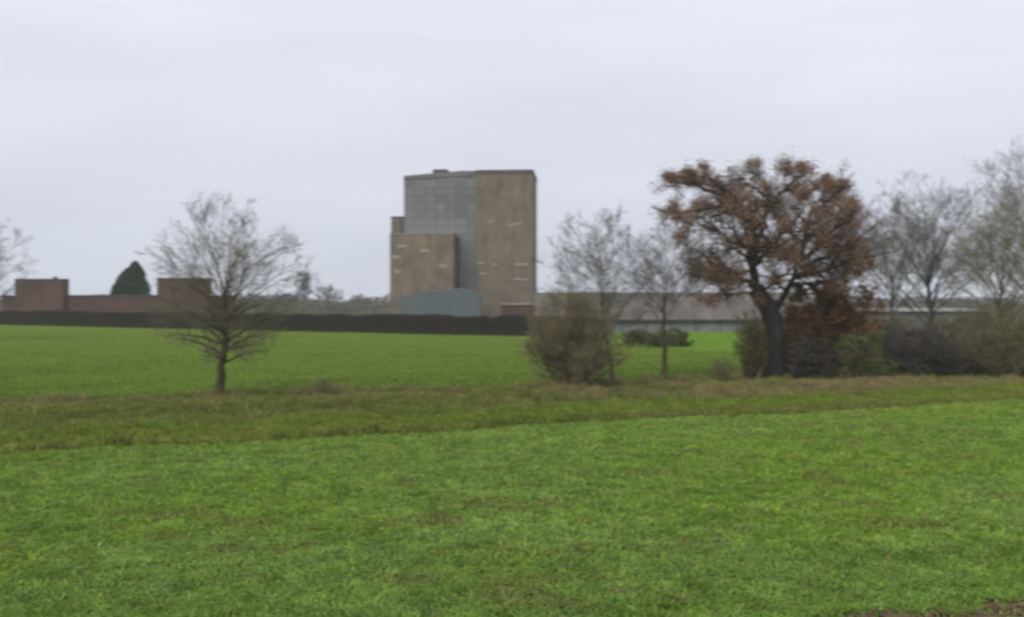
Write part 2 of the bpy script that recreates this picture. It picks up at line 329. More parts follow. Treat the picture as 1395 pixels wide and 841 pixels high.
sc = rng.uniform(0.02, 0.10, (n, 1, 1)); base = np.stack([x, y, height(x, y) + 0.03], -1)[:, None]
V = base + A(ico)[None] * sc * rng.uniform(0.6, 1.3, (n, 7, 3)); 
Qt = (np.arange(n)[:, None, None] * 7 + A(icf)[None])[..., :3].reshape(-1, 3)
tag(quad_mesh('soil_clods', V.reshape(-1, 3), Qt, M['soil']), 'loose brown soil clods at the near corner of the field', 'soil', kind='stuff')

# ------------------------------------------------------------------ trees
def tubes(P, Rr, sides):
    N, K, _ = P.shape
    T = np.empty_like(P); T[:, 1:-1] = P[:, 2:] - P[:, :-2]; T[:, 0] = P[:, 1] - P[:, 0]; T[:, -1] = P[:, -1] - P[:, -2]; T = norm(T)
    ref = norm(rng.normal(size=(N, 1, 3))); U = norm(np.cross(T, ref)); W = np.cross(T, U)
    a = np.arange(sides) * 2 * PI / sides
    V = P[:, :, None] + Rr[:, :, None, None] * (np.cos(a)[None, None, :, None] * U[:, :, None] + np.sin(a)[None, None, :, None] * W[:, :, None])
    b = (np.arange(N)[:, None, None] * K + np.arange(K - 1)[None, :, None]) * sides; s = np.arange(sides)[None, None]; s2 = (s + 1) % sides
    Q = np.stack([b + s, b + s2, b + sides + s2, b + sides + s], -1).reshape(-1, 4)
    return V.reshape(-1, 3), Q
def merge(parts):
    V = []; Q = []; o = 0
    for v, q in parts: V.append(v); Q.append(q + o); o += len(v)
    return np.concatenate(V), np.concatenate(Q)
def polyline(base, d, ln, K, wob, trop):
    N = len(base); P = np.empty((N, K, 3)); P[:, 0] = base; d = norm(d)
    for i in range(1, K):
        d = norm(d + rng.normal(0, wob, (N, 3)) + np.array([0, 0, trop])); P[:, i] = P[:, i - 1] + d * (ln / (K - 1))[:, None]
    return P
def children(P, Rr, ln, M_, t0, t1, ang, angj, lr, K, wob, trop, rr, rmin, env=None, taper=0.35):
    N, Kp, _ = P.shape
    t = np.sort(rng.uniform(t0, t1, (N, M_)), 1); f = t * (Kp - 1); i = np.minimum(f.astype(int), Kp - 2); w = (f - i)[..., None]
    n = np.arange(N)[:, None]
    pos = P[n, i] * (1 - w) + P[n, i + 1] * w; tan = norm(P[n, i + 1] - P[n, i]); rad = Rr[n, i] * (1 - w[..., 0]) + Rr[n, i + 1] * w[..., 0]
    side = norm(np.cross(tan, rng.normal(size=tan.shape))); a = R(1) * rng.normal(ang, angj, t.shape)[..., None]
    d = tan * np.cos(a) + side * np.sin(a)
    L = ln[:, None] * lr * rng.uniform(0.65, 1.25, t.shape) * (1.15 - 0.6 * (t - t0) / max(t1 - t0, 1e-6))
    pos = pos.reshape(-1, 3); d = d.reshape(-1, 3); L = L.reshape(-1); rad = rad.reshape(-1)
    if env is not None:
        c, r = env; tip = pos + d * L[:, None]; s = np.linalg.norm((tip - c) / r, axis=1) * rng.uniform(0.84, 1.12, len(L)); L = np.where(s > 1, L * np.clip(1.0 - (s - 1) * 2.2, 0.15, 1), L)
    Pc = polyline(pos, d, L, K, wob, trop)
    r0 = np.maximum(rad * rr, rmin); Rc = r0[:, None] * np.linspace(1, taper, K)[None]; Rc = np.maximum(Rc, rmin * 0.6)
    return Pc, Rc, L
def spline(pts, K):
    pts = np.array(pts, float); s = np.concatenate([[0], np.cumsum(np.linalg.norm(np.diff(pts, axis=0), axis=1))]); s /= s[-1]
    t = np.linspace(0, 1, K); out_ = np.stack([np.interp(t, s, pts[:, j]) for j in range(3)], -1)
    for _ in range(2): out_[1:-1] = 0.25 * out_[:-2] + 0.5 * out_[1:-1] + 0.25 * out_[2:]
    return out_
def leaves(pos, size, col, flat=0.0):
    n = len(pos); a = norm(rng.normal(size=(n, 3)) * np.array([1, 1, 1 - flat])); b = norm(np.cross(a, rng.normal(size=(n, 3))))
    s = size[:, None]; V = np.stack([pos - a * s, pos + b * s * 0.55, pos + a * s, pos - b * s * 0.55], 1).reshape(-1, 3)
    Q = np.arange(n * 4).reshape(-1, 4); return V, Q, np.repeat(col, 4, 0)
def flare(pts, K, r0, r1, foot=1.5):
    k = np.linspace(0, 1, K); r = r0 * (1 - k) + r1 * k; r[0] *= foot; 
    if K > 6: r[1] *= 1 + (foot - 1) * 0.35
    return r

def bare_tree(name, label, cat, group, base, hgt, spread, trunk_h, r0, seed, lean=(0, 0), fan=38, nl=12, dens=1.0, bark='bark', twig='twig', cz=0.62, rz=0.42, limb_t0=0.55, tw=0.0055, droop=0, zlo=-0.35, arch=0.10, limbk=1.0):
    global rng; keep_rng = rng; rng = np.random.default_rng(seed)
    o = empty(name, base); tag(o, label, cat, group)
    c = np.array([lean[0] * 1.6, lean[1] * 1.6, hgt * cz]); er = np.array([spread, spread * 0.9, hgt * rz]); env = (c, er * 1.03)
    th = max(hgt * 0.52, trunk_h * 1.3)
    tp = spline([(0, 0, -0.2), (lean[0] * 0.2 + 0.03, 0, trunk_h * 0.35), (lean[0] * 0.7, lean[1] * 0.6, trunk_h * 0.75), (lean[0], lean[1], trunk_h), (lean[0] * 1.4, lean[1] * 1.4, th)], 14)
    tp[2:, :2] += rng.normal(0, r0 * 0.3, (12, 2)); tr = flare(tp, 14, r0, r0 * 0.3)
    quad_mesh('trunk', *tubes(tp[None], tr[None], 10), M[bark], o, smooth=True)
    K1 = 10; P1 = np.empty((nl, K1, 3)); R1 = np.empty((nl, K1)); kk = np.arange(nl)
    uz = np.clip(zlo + (1 - zlo) * (kk + 0.5) / nl + rng.normal(0, 0.05, nl), -0.9, 0.995); az = kk * 2.39996 + rng.uniform(-0.35, 0.35, nl)
    hr = np.sqrt(1 - uz ** 2); hr = np.where(uz < 0, hr ** 0.6, hr); tgt = c + er * np.stack([np.cos(az) * hr, np.sin(az) * hr, uz], -1) * rng.uniform(0.82, 1.0, (nl, 1))
    ta = np.clip(limb_t0 * trunk_h + (th - limb_t0 * trunk_h) * ((uz - zlo) / (1 - zlo)) ** 0.8, 0, th) + rng.normal(0, 0.05 * trunk_h, nl); ta = np.clip(ta, limb_t0 * trunk_h * 0.9, th * 0.98)
    for q_ in range(nl):
        f_ = np.interp(ta[q_], tp[:, 2], np.arange(14)); a_ = np.array([np.interp(f_, np.arange(14), tp[:, m_]) for m_ in range(3)]); rad_ = np.interp(f_, np.arange(14), tr)
        dl = np.linalg.norm(tgt[q_] - a_); mid = a_ + (tgt[q_] - a_) * 0.45 + np.array([0, 0, arch * dl]); t_k = np.linspace(0, 1, K1)[:, None]
        p_ = (1 - t_k) ** 2 * a_ + 2 * t_k * (1 - t_k) * mid + t_k ** 2 * tgt[q_]; wob_ = np.cumsum(rng.normal(0, 0.011 * dl, (K1, 3)), 0) * np.sin(t_k * PI * 0.9); P1[q_] = p_ + wob_
        R1[q_] = limbk * rad_ * rng.uniform(0.30, 0.55) * np.linspace(1, 0.14, K1)
    R1 = np.maximum(R1, tw * 1.8); L1 = np.linalg.norm(np.diff(P1, axis=1), axis=2).sum(1)
    P2, R2, L2 = children(P1, R1, L1, int(10 * dens), 0.15, 1.0, 40, 12, 0.42, 6, 0.10, 0.06 - droop, 0.55, 0.011, env)
    P3, R3, L3 = children(P2, R2, L2, int(8 * dens), 0.12, 1.0, 40, 14, 0.5, 5, 0.12, 0.05 - droop, 0.6, tw * 1.25, env)
    P4, R4, L4 = children(P3, R3, L3, int(5 * dens), 0.1, 1.0, 35, 14, 0.55, 3, 0.13, 0.04 - droop, 0.7, tw, env)
    for q_ in range(nl): quad_mesh('limb', *tubes(P1[q_:q_ + 1], R1[q_:q_ + 1], 6), M[bark], o, smooth=True)
    quad_mesh('crown', *merge([tubes(P2, R2, 4), tubes(P3, R3, 3), tubes(P4, R4, 3)]), M[twig], o)
    rng = keep_rng; return o, P3, P4

def bush(name, label, cat, base, w, h, seed, nst=30, fan=28, twig='twig_brown', leafcol=None, nleaf=0, lsize=(0.04, 0.08), spread0=0.5, dens=1.0, tw=0.006, group=None, depth=None, lr1=0.42):
    global rng; keep_rng = rng; rng = np.random.default_rng(seed)
    o = empty(name, base); tag(o, label, cat, group); depth = depth or w
    b = np.stack([rng.uniform(-1, 1, nst) * spread0 * w, rng.uniform(-1, 1, nst) * spread0 * depth, np.full(nst, -0.1)], -1)
    a = np.abs(rng.normal(0, R(fan), nst)); az = np.where(rng.random(nst) < 0.7, np.arctan2(b[:, 1], b[:, 0]) + rng.normal(0, 0.5, nst), rng.uniform(0, 2 * PI, nst))
    d = np.stack([np.sin(a) * np.cos(az), np.sin(a) * np.sin(az), np.cos(a)], -1); L = h * rng.uniform(0.65, 1.1, nst)
    env = (np.array([0, 0, h * 0.48]), np.array([w, depth, h * 0.54]))
    P0 = polyline(b, d, L, 7, 0.07, 0.03); R0 = rng.uniform(0.02, 0.04, nst)[:, None] * np.linspace(1, 0.3, 7)[None] * (h / 4)
    s = np.linalg.norm((P0[:, -1] - env[0]) / env[1], axis=1); f = np.where(s > 1, 1 / s, 1)[:, None, None]; P0 = P0[:, :1] + (P0 - P0[:, :1]) * f; L = L * f[:, 0, 0]
    P1, R1, L1 = children(P0, R0, L, int(9 * dens), 0.08, 1, 34, 12, lr1, 5, 0.11, 0.05, 0.55, tw * 1.6, env)
    P2, R2, L2 = children(P1, R1, L1, int(7 * dens), 0.1, 1, 38, 14, 0.5, 4, 0.12, 0.04, 0.6, tw * 1.2, env)
    P3, R3, L3 = children(P2, R2, L2, int(4 * dens), 0.1, 1, 38, 14, 0.6, 3, 0.12, 0.02, 0.7, tw, env)
    quad_mesh('stems', *tubes(P0, R0, 5), M['bark'], o, smooth=True)['kind'] = 'stuff'
    quad_mesh('crown', *merge([tubes(P1, R1, 3), tubes(P2, R2, 3), tubes(P3, R3, 3)]), M[twig], o)
    if nleaf:
        pts = np.concatenate([P2[:, 1:].reshape(-1, 3), P3.reshape(-1, 3)]); 
        cln = vnoise(pts[:, 0] * 1.3 + 40 + pts[:, 1], pts[:, 2] * 1.3 + 40, seed); pr = np.clip((cln - 0.25) * 2, 0.03, 1); pr /= pr.sum()
        p = pts[rng.choice(len(pts), nleaf, p=pr)] + rng.normal(0, 0.05, (nleaf, 3)); lc = np.array(leafcol); 
        c = lc[rng.integers(0, len(lc), nleaf)] * rng.uniform(0.7, 1.3, (nleaf, 1))
        v, q, cc = leaves(p, rng.uniform(*lsize, nleaf), c); quad_mesh('foliage', v, q, M['leaf'], o, col=cc)
    rng = keep_rng; return o
def onground(px, py):                    # ground spot seen at this photo position
    Y = CAMZ * F / (py - HY); X = (px - 697.5) / F * Y; return (X, Y, float(height(np.array([X]), np.array([Y]))[0]))
def px2m(Y): return Y / F

# left tree
b = onground(297, 540)
bare_tree('bare_tree', 'rounded bare tree with short trunk standing alone in front of the brick building', 'tree', 'bare trees along the ditch', b, 10.0, 4.3, 2.5, 0.25, 11, (0.3, 0), 42, 50, 0.92, 'bark_green', 'twig_mix', 0.565, 0.43, 0.62, 0.0050, zlo=-0.92, arch=0.12, limbk=0.72)
# pair of thin trees right of the shrub
b = onground(834, 527)
bare_tree('bare_tree', 'slender bare tree rising behind the dense leafless shrub', 'tree', 'bare trees along the ditch', b, 9.9, 3.7, 3.2, 0.13, 12, (-0.4, 0.3), 34, 20, 1.0, 'bark_green', 'twig', 0.66, 0.34, 0.6, 0.0055, zlo=-0.6, limbk=0.75)
b = onground(903, 517)
bare_tree('bare_tree', 'thin bare tree with straight mossy trunk between shrub and brown oak', 'tree', 'bare trees along the ditch', b, 10.2, 3.1, 4.2, 0.19, 13, (0.05, 0), 30, 17, 1.0, 'bark_green', 'twig', 0.69, 0.31, 0.7, 0.0055, zlo=-0.5, limbk=0.75)
# right hand trees
b = (onground(1264, 505)[0] * 1.08, 75.0, 0.0)
b = (wpt(1264, 0, 76)[0], 76.0, 0.0)
bare_tree('bare_tree', 'tall open bare tree with dark straight trunk right of the oak', 'tree', 'bare trees right of the oak', b, 14.2, 5.0, 5.0, 0.30, 14, (0.1, 0), 46, 28, 1.05, 'bark', 'twig', 0.60, 0.42, 0.45, 0.0062, limbk=0.75)
b = (wpt(1352, 0, 72)[0], 72.0, 0.0)
bare_tree('bare_tree', 'leaning mossy bare tree second from the right edge', 'tree', 'bare trees right of the oak', b, 12.4, 4.2, 3.6, 0.22, 15, (0.5, 0), 42, 28, 1.05, 'bark_green', 'twig_brown', 0.62, 0.40, 0.45, 0.0062, limbk=0.75)
b = (wpt(1420, 0, 80)[0], 80.0, 0.0)
bare_tree('bare_tree', 'tallest purplish bare tree cut off by the right edge', 'tree', 'bare trees right of the oak', b, 17.0, 6.2, 5.5, 0.36, 16, (0, 0), 40, 28, 1.05, 'bark', 'twig_purple', 0.6, 0.43, 0.45, 0.0062, limbk=0.75)
b = (wpt(1150, 0, 98)[0], 98.0, 0.0)
bare_tree('bare_tree', 'bare tree showing faintly behind the right side of the oak', 'tree', 'bare trees right of the oak', b, 16.3, 4.2, 6.0, 0.30, 17, (0, 0), 34, 18, 1.0, 'bark', 'twig_purple', 0.63, 0.40, 0.5, 0.008)
b = (wpt(1215, 0, 104)[0], 104.0, 0.0)
bare_tree('bare_tree', 'distant thin bare tree between the oak and the tall open tree', 'tree', 'bare trees right of the oak', b, 14.6, 4.6, 5.0, 0.24, 18, (0, 0), 36, 18, 1.0, 'bark', 'twig', 0.62, 0.40, 0.5, 0.008)
# tree at the left edge, mostly outside the frame
b = (wpt(-42, 0, 120)[0], 120.0, 0.0)
bare_tree('bare_tree', 'bare tree whose branches reach in at the left edge', 'tree', None, b, 16.5, 7.2, 4.0, 0.36, 19, (0, 0), 46, 15, 1.05, 'bark', 'twig_purple', 0.58, 0.42, 0.45, 0.009)

# dense leafless shrub and small shrubs
b = onground(781, 530)
bush('shrub', 'dense olive brown leafless shrub in front of the tower foot', 'shrub', b, 3.15, 5.2, 31, 62, 32, 'twig_brown', [(0.165, 0.155, 0.062), (0.20, 0.165, 0.085)], 12000, (0.02, 0.045), 0.17, 1.2, 0.006)
b = onground(440, 541)
bush('shrub', 'faint low twiggy shrub on the verge right of the lone tree', 'shrub', b, 1.1, 1.0, 32, 16, 35, 'twig_brown', None, 0, spread0=0.4, tw=0.004)
b = onground(985, 520)
bush('shrub', 'thin low sapling clump just left of the oak', 'shrub', b, 1.0, 1.5, 33, 12, 25, 'twig_brown', [(0.07, 0.09, 0.03)], 500, (0.02, 0.04), 0.4, tw=0.004)
G1, G2, G3 = (0.085, 0.115, 0.028), (0.120, 0.160, 0.045), (0.060, 0.078, 0.026); RU = [(0.20, 0.108, 0.050), (0.165, 0.090, 0.045), (0.24, 0.138, 0.065)]; BR = [(0.065, 0.055, 0.045), (0.085, 0.068, 0.052), (0.050, 0.053, 0.030)]
b = onground(1022, 517)
bush('shrub', 'narrow brown green bush against the left side of the oak trunk', 'shrub', b, 1.05, 4.4, 34, 22, 14, 'twig_brown', [(0.085, 0.065, 0.030), G1, (0.10, 0.07, 0.035)], 7000, (0.03, 0.06), 0.35, 1.0)
b = onground(1120, 514); b = (b[0], b[1] + 1.5, b[2])
bush('small_tree', 'low spreading tree with dense russet leaves under the oak', 'tree', (wpt(1132, 0, 67)[0], 67.0, 0), 3.8, 6.0, 35, 26, 34, 'twig_brown', RU, 60000, (0.045, 0.085), 0.18, 1.0, lr1=0.45)
bush('bramble_thicket', 'dark bramble thicket between oak trunk and green bush', 'shrub', onground(1103, 516), 1.7, 2.7, 36, 40, 35, 'twig_purple', BR, 12000, (0.03, 0.06), 0.5, 1.0)
bush('green_bush', 'green leafy bush right of the oak', 'shrub', onground(1176, 517), 1.75, 2.9, 37, 34, 30, 'twig_brown', [G1, G2, G2, G3], 15000, (0.035, 0.07), 0.5, 1.0)
bush('bramble_thicket', 'wide dark purplish thicket at the foot of the tall open bare tree', 'shrub', onground(1270, 513), 2.9, 2.9, 38, 60, 38, 'twig_purple', BR, 20000, (0.03, 0.06), 0.55, 1.1, depth=1.6)
bush('green_bush', 'olive green bush at the right edge', 'shrub', onground(1385, 512), 2.6, 3.2, 39, 44, 34, 'twig_brown', [G1, G3, (0.085, 0.075, 0.032)], 13000, (0.03, 0.07), 0.55, 1.0, depth=1.6)
bush('scrub_bush', 'tall brownish bush behind the thicket near the right edge', 'shrub', (wpt(1345, 0, 69)[0], 69.0, 0), 2.3, 4.6, 40, 36, 26, 'twig_brown', [(0.085, 0.080, 0.035), G1], 6000, (0.03, 0.06), 0.4, 1.0)
bush('scrub_bush', 'olive scrub behind the tall open tree and the green bush', 'shrub', (wpt(1222, 0, 71)[0], 71.0, 0), 2.2, 3.9, 44, 34, 28, 'twig_brown', [(0.075, 0.075, 0.032), G1, BR[1]], 6000, (0.03, 0.06), 0.4, 1.0)

bush('scrub_bush', 'brown scrub between the dark thicket and the leaning mossy tree', 'shrub', (wpt(1302, 0, 70)[0], 70.0, 0), 2.6, 4.2, 45, 40, 30, 'twig_brown', [(0.095, 0.085, 0.045), BR[1], G1], 9000, (0.03, 0.06), 0.45, 1.0)
bush('scrub_bush', 'brownish scrub behind the olive bush at the right edge', 'shrub', (wpt(1395, 0, 71)[0], 71.0, 0), 2.4, 4.6, 46, 36, 28, 'twig_brown', [(0.115, 0.085, 0.05), (0.095, 0.085, 0.045)], 9000, (0.03, 0.06), 0.45, 1.0)
for q_, (px_, Y_, w_, h_m, lab_) in enumerate((
    (1212, 66.5, 1.9, 3.3, 'ragged twiggy scrub between the green bush and the wide dark thicket'),
    (1330, 66.0, 2.2, 3.6, 'ragged twiggy scrub right of the wide dark thicket'),
    (1090, 67.5, 1.6, 3.6, 'thin twiggy scrub under the russet tree right of the oak trunk'),
    (1362, 64.5, 1.6, 2.4, 'low twiggy scrub in front of the bush at the right edge'))):
    bush('scrub_bush', lab_, 'shrub', (wpt(px_, 0, Y_)[0], Y_, 0), w_, h_m, 90 + q_, 30, 36, ('twig_purple', 'twig_brown')[q_ % 2], [(0.085, 0.080, 0.040), BR[1], G1], 3500, (0.025, 0.06), 0.55, 0.9, lr1=0.55)
# the brown oak
def oak():
    global rng; keep_rng = rng; rng = np.random.default_rng(77)
    X0, Y0, Z0 = onground(1052, 514); o = empty('oak_tree', (X0, Y0, Z0))
    tag(o, 'large oak tree with twisting dark trunk and russet brown leaves', 'tree')
    s = px2m(Y0)
    P = lambda px, py, dy=0.0: ((px - 1052) * s, dy, (514 - py) * s)
    tp = spline([P(1052, 518), P(1053, 480), P(1056, 450), P(1052, 428), P(1040, 410), P(1029, 394)], 12)
    tr = np.linspace(0.86, 0.50, 12); tr[0] = 1.15; tr[1] = 0.95; tr += rng.normal(0, 0.02, 12)
    v, q = tubes(tp[None], tr[None], 14); v += 0.06 * rng.normal(size=v.shape) * 0.5
    quad_mesh('trunk', v, q, M['bark_oak'], o, smooth=True)
    LM = [
     ([(1030, 396, 0), (1022, 370, -.3), (1028, 340, -.5), (1027, 312, -.6), (1010, 288, -.9), (985, 277, -1.0), (950, 290, -1.1), (915, 298, -1.2), (888, 286, -1.2)], .36),
     ([(1030, 396, 0), (1012, 378, .4), (990, 362, .9), (965, 350, 1.4), (945, 340, 1.9)], .24),
     ([(1052, 430, 0), (1072, 402, .2), (1092, 362, .3), (1100, 322, .3), (1112, 282, .5), (1104, 246, .7)], .30),
     ([(1090, 365, .3), (1122, 352, -.2), (1156, 334, -.7), (1186, 308, -1.0)], .22),
     ([(1027, 330, -.5), (1046, 300, -.2), (1045, 262, .2), (1036, 232, .4)], .22),
     ([(1026, 312, -.6), (1002, 274, 0), (965, 252, .6), (925, 246, 1.0), (896, 258, 1.1)], .22),
     ([(1080, 388, .3), (1116, 388, 1.0), (1150, 378, 1.5), (1186, 366, 2.0)], .2),
     ([(1046, 290, -.1), (1066, 258, -.8), (1082, 230, -1.2)], .16),
     ([(1024, 375, -.2), (1010, 340, -1.8), (985, 318, -3.0), (970, 300, -3.6)], .22),
     ([(1030, 360, -.3), (1045, 330, -2.0), (1065, 305, -3.4), (1075, 280, -3.9)], .22),
     ([(1098, 335, .3), (1080, 310, 2.2), (1070, 280, 3.4), (1060, 262, 3.8)], .2),
     ([(1100, 330, .3), (1126, 300, 2.0), (1150, 280, 3.0), (1160, 262, 3.3)], .2),
     ([(1095, 355, .2), (1115, 325, -2.0), (1140, 300, -3.2)], .2),
     ([(1024, 385, 0), (1000, 385, -1.6), (975, 372, -2.4)], .15),
     ([(1028, 350, -.4), (1000, 322, 2.2), (970, 305, 3.2), (950, 280, 3.5)], .2),
     ([(1036, 404, 0), (1010, 400, -1.2), (985, 402, -2.0), (962, 408, -2.4)], .12),
     ([(1020, 370, 0), (985, 378, 1.2), (955, 372, 2.0)], .12),
     ([(1085, 378, .2), (1125, 368, -1.4), (1165, 352, -2.2), (1194, 345, -2.4)], .17),
     ([(1012, 290, -.8), (988, 258, -.6), (955, 240, -.4), (922, 240, -.3)], .15),
     ([(1044, 268, .1), (1016, 244, .6), (990, 238, 1.0)], .13),
     ([(1000, 280, -.9), (965, 300, -2.2), (935, 310, -2.8), (905, 306, -3.0)], .14),
     ([(1104, 262, .6), (1125, 246, 1.4), (1138, 252, 1.8)], .11),
     ([(1034, 398, 0), (1058, 380, -1.2), (1074, 360, -2.0), (1088, 345, -2.4)], .15),
     ([(1074, 400, .2), (1062, 380, 1.4), (1070, 360, 2.2), (1082, 346, 2.6)], .13),
     ([(1110, 290, .5), (1135, 270, .2), (1150, 256, -.2)], .13)]
    K = 14; LP = []; LR = []; LL = []
    for pts, r in LM:
        p = spline([P(*a) for a in pts], K); p[2:] += rng.normal(0, 0.10, (K - 2, 3)); LP.append(p)
        rr = 0.8 * r * np.linspace(1, 0.14, K); LR.append(rr); LL.append(np.linalg.norm(np.diff(p, axis=0), axis=1).sum())
        quad_mesh('limb', *tubes(p[None], rr[None], 8), M['bark_oak'], o, smooth=True)
    P1, R1, L1 = np.array(LP), np.array(LR), np.array(LL)
    env = (np.array(P(1034, 320)), np.array([174 * s, 5.0, 92 * s]))
    P2, R2, L2 = children(P1, R1, np.full(len(L1), 4.2), 11, 0.22, 1.0, 50, 16, 0.5, 7, 0.16, 0.05, 0.6, 0.022, env)
    P3, R3, L3 = children(P2, R2, L2, 7, 0.15, 1.0, 45, 15, 0.5, 5, 0.18, 0.03, 0.55, 0.011, env)
    P4, R4, L4 = children(P3, R3, L3, 5, 0.15, 1.0, 42, 15, 0.7, 4, 0.18, 0.02, 0.6, 0.007, env)
    quad_mesh('branches', *merge([tubes(P2, R2, 5), tubes(P3, R3, 4), tubes(P4, R4, 3)]), M['bark_oak'], o)
    # leaves hang on some branchlets and not on others
    n3 = len(P3); ctr = P3[:, 2]; keepp = vnoise(ctr[:, 0] * 1.15 + 60 + ctr[:, 1] * 0.6, ctr[:, 2] * 1.5 + 60 - ctr[:, 1] * 0.4, 5)
    right = np.clip((ctr[:, 0] + 2) / 6, 0, 1); low = np.clip((7.5 - ctr[:, 2]) / 3, 0, 1)
    dens = np.clip((keepp - 0.42 + 0.12 * right + 0.06 * low) * 3.6, 0.07, 1); dens = np.maximum(dens, 0.8 * (ctr[:, 0] < -5.8)); w4 = np.repeat(dens, 5); w4 /= w4.sum()
    nL = 84000; idx = rng.choice(len(P4), nL, p=w4); kk = rng.integers(0, 4, nL)
    p = P4[idx, kk] + rng.normal(0, 0.19, (nL, 3))
    for lp in P1:                          # leaf tufts at the ends of the long left limbs
        if lp[-1, 0] < -5.0:
            m_ = 420; f_ = rng.uniform(K - 4.5, K - 1.0, m_); i_ = np.minimum(f_.astype(int), K - 2); w_ = (f_ - i_)[:, None]
            p = np.concatenate([p, lp[i_] * (1 - w_) + lp[i_ + 1] * w_ + rng.normal(0, 0.30, (m_, 3)) * np.array([1.2, 1, 0.8])])
    nL = len(p)
    cols = np.array([(0.245, 0.152, 0.090), (0.205, 0.130, 0.084), (0.285, 0.190, 0.124), (0.165, 0.108, 0.074)]); c = cols[rng.integers(0, 4, nL)] * rng.uniform(0.7, 1.25, (nL, 1))
    v, q, cc = leaves(p, rng.uniform(0.04, 0.075, nL), c); quad_mesh('foliage', v, q, M['leaf'], o, col=cc)
    rng = keep_rng
oak()

# conifer behind the brick building
def conifer(name, label, base, h, w, seed):
    global rng; keep_rng = rng; rng = np.random.default_rng(seed)
    o = empty(name, base); tag(o, label, 'tree')
    tp = spline([(0, 0, -.2), (0, 0, h * .5), (0.1, 0, h)], 8); quad_mesh('trunk', *tubes(tp[None], np.linspace(.28, .04, 8)[None], 8), M['bark'], o, smooth=True)
    n = 26000; t = rng.random(n) ** 0.75; az = rng.uniform(0, 2 * PI, n)
    prof = np.where(t < 0.12, 0.75 + t * 2, np.clip(1.08 * (1 - t) ** 0.62, 0, 1)); lump = (0.55 + 0.75 * vnoise(np.cos(az) * 1.8 + 8 + t * 3, np.sin(az) * 1.8 + t * 9 + 8, seed)) * (1 - 0.28 * np.cos(az) * (1 - t))
    r = w * prof * lump * (1 - 0.5 * rng.random(n) ** 2.2)
    lob = np.array([(1.0, 0, 1.0, 0.66), (-1.7, 0.3, 0.80, 0.66), (-0.2, -1.0, 0.88, 0.62), (2.6, 0.2, 0.72, 0.50), (-3.3, 0, 0.55, 0.5)])[rng.choice(5, n, p=[.34, .22, .2, .14, .1])]
    p = np.stack([np.cos(az) * r * lob[:, 3] + lob[:, 0], np.sin(az) * r * lob[:, 3] + lob[:, 1], t * h * 0.98 * lob[:, 2]], -1) + rng.normal(0, .14, (n, 3))
    c = np.array([(0.030, 0.062, 0.032), (0.045, 0.082, 0.042), (0.022, 0.046, 0.026)])[rng.integers(0, 3, n)] * rng.uniform(.7, 1.3, (n, 1))
    v, q, cc = leaves(p, rng.uniform(.16, .36, n), c); quad_mesh('crown', v, q, M['leaf'], o, col=cc); rng = keep_rng
x, y, z = wpt(178, 355, 235); conifer('conifer', 'dark green conifer behind the low brick building', (x, y, 0), z - 0.1, 6.8, 61)

# far trees left of the tower
def far_tree(label, px, py, Y, w, seed, narrow=False):
    x, y, z = wpt(px, py, Y); 
    bare_tree('far_tree', label, 'tree', 'far trees left of the tower', (x, Y, 0), z + 0.3, w, z * 0.25, 0.4, seed, (0, 0), 20 if narrow else 40, 14, 0.85, 'bark', 'twig_purple', 0.56, 0.46, 0.4, 0.045)
far_tree('slim upright far tree like a poplar left of the tower', 413, 366, 380, 3.6, 71, True)
far_tree('rounded far tree between the poplar and the tower', 447, 388, 400, 6.0, 72)
far_tree('lowest far tree top close to the left of the tower', 489, 402, 420, 5.0, 73)
far_tree('faint far tree beside the poplar, nearest the brick building', 388, 398, 400, 5.0, 74)

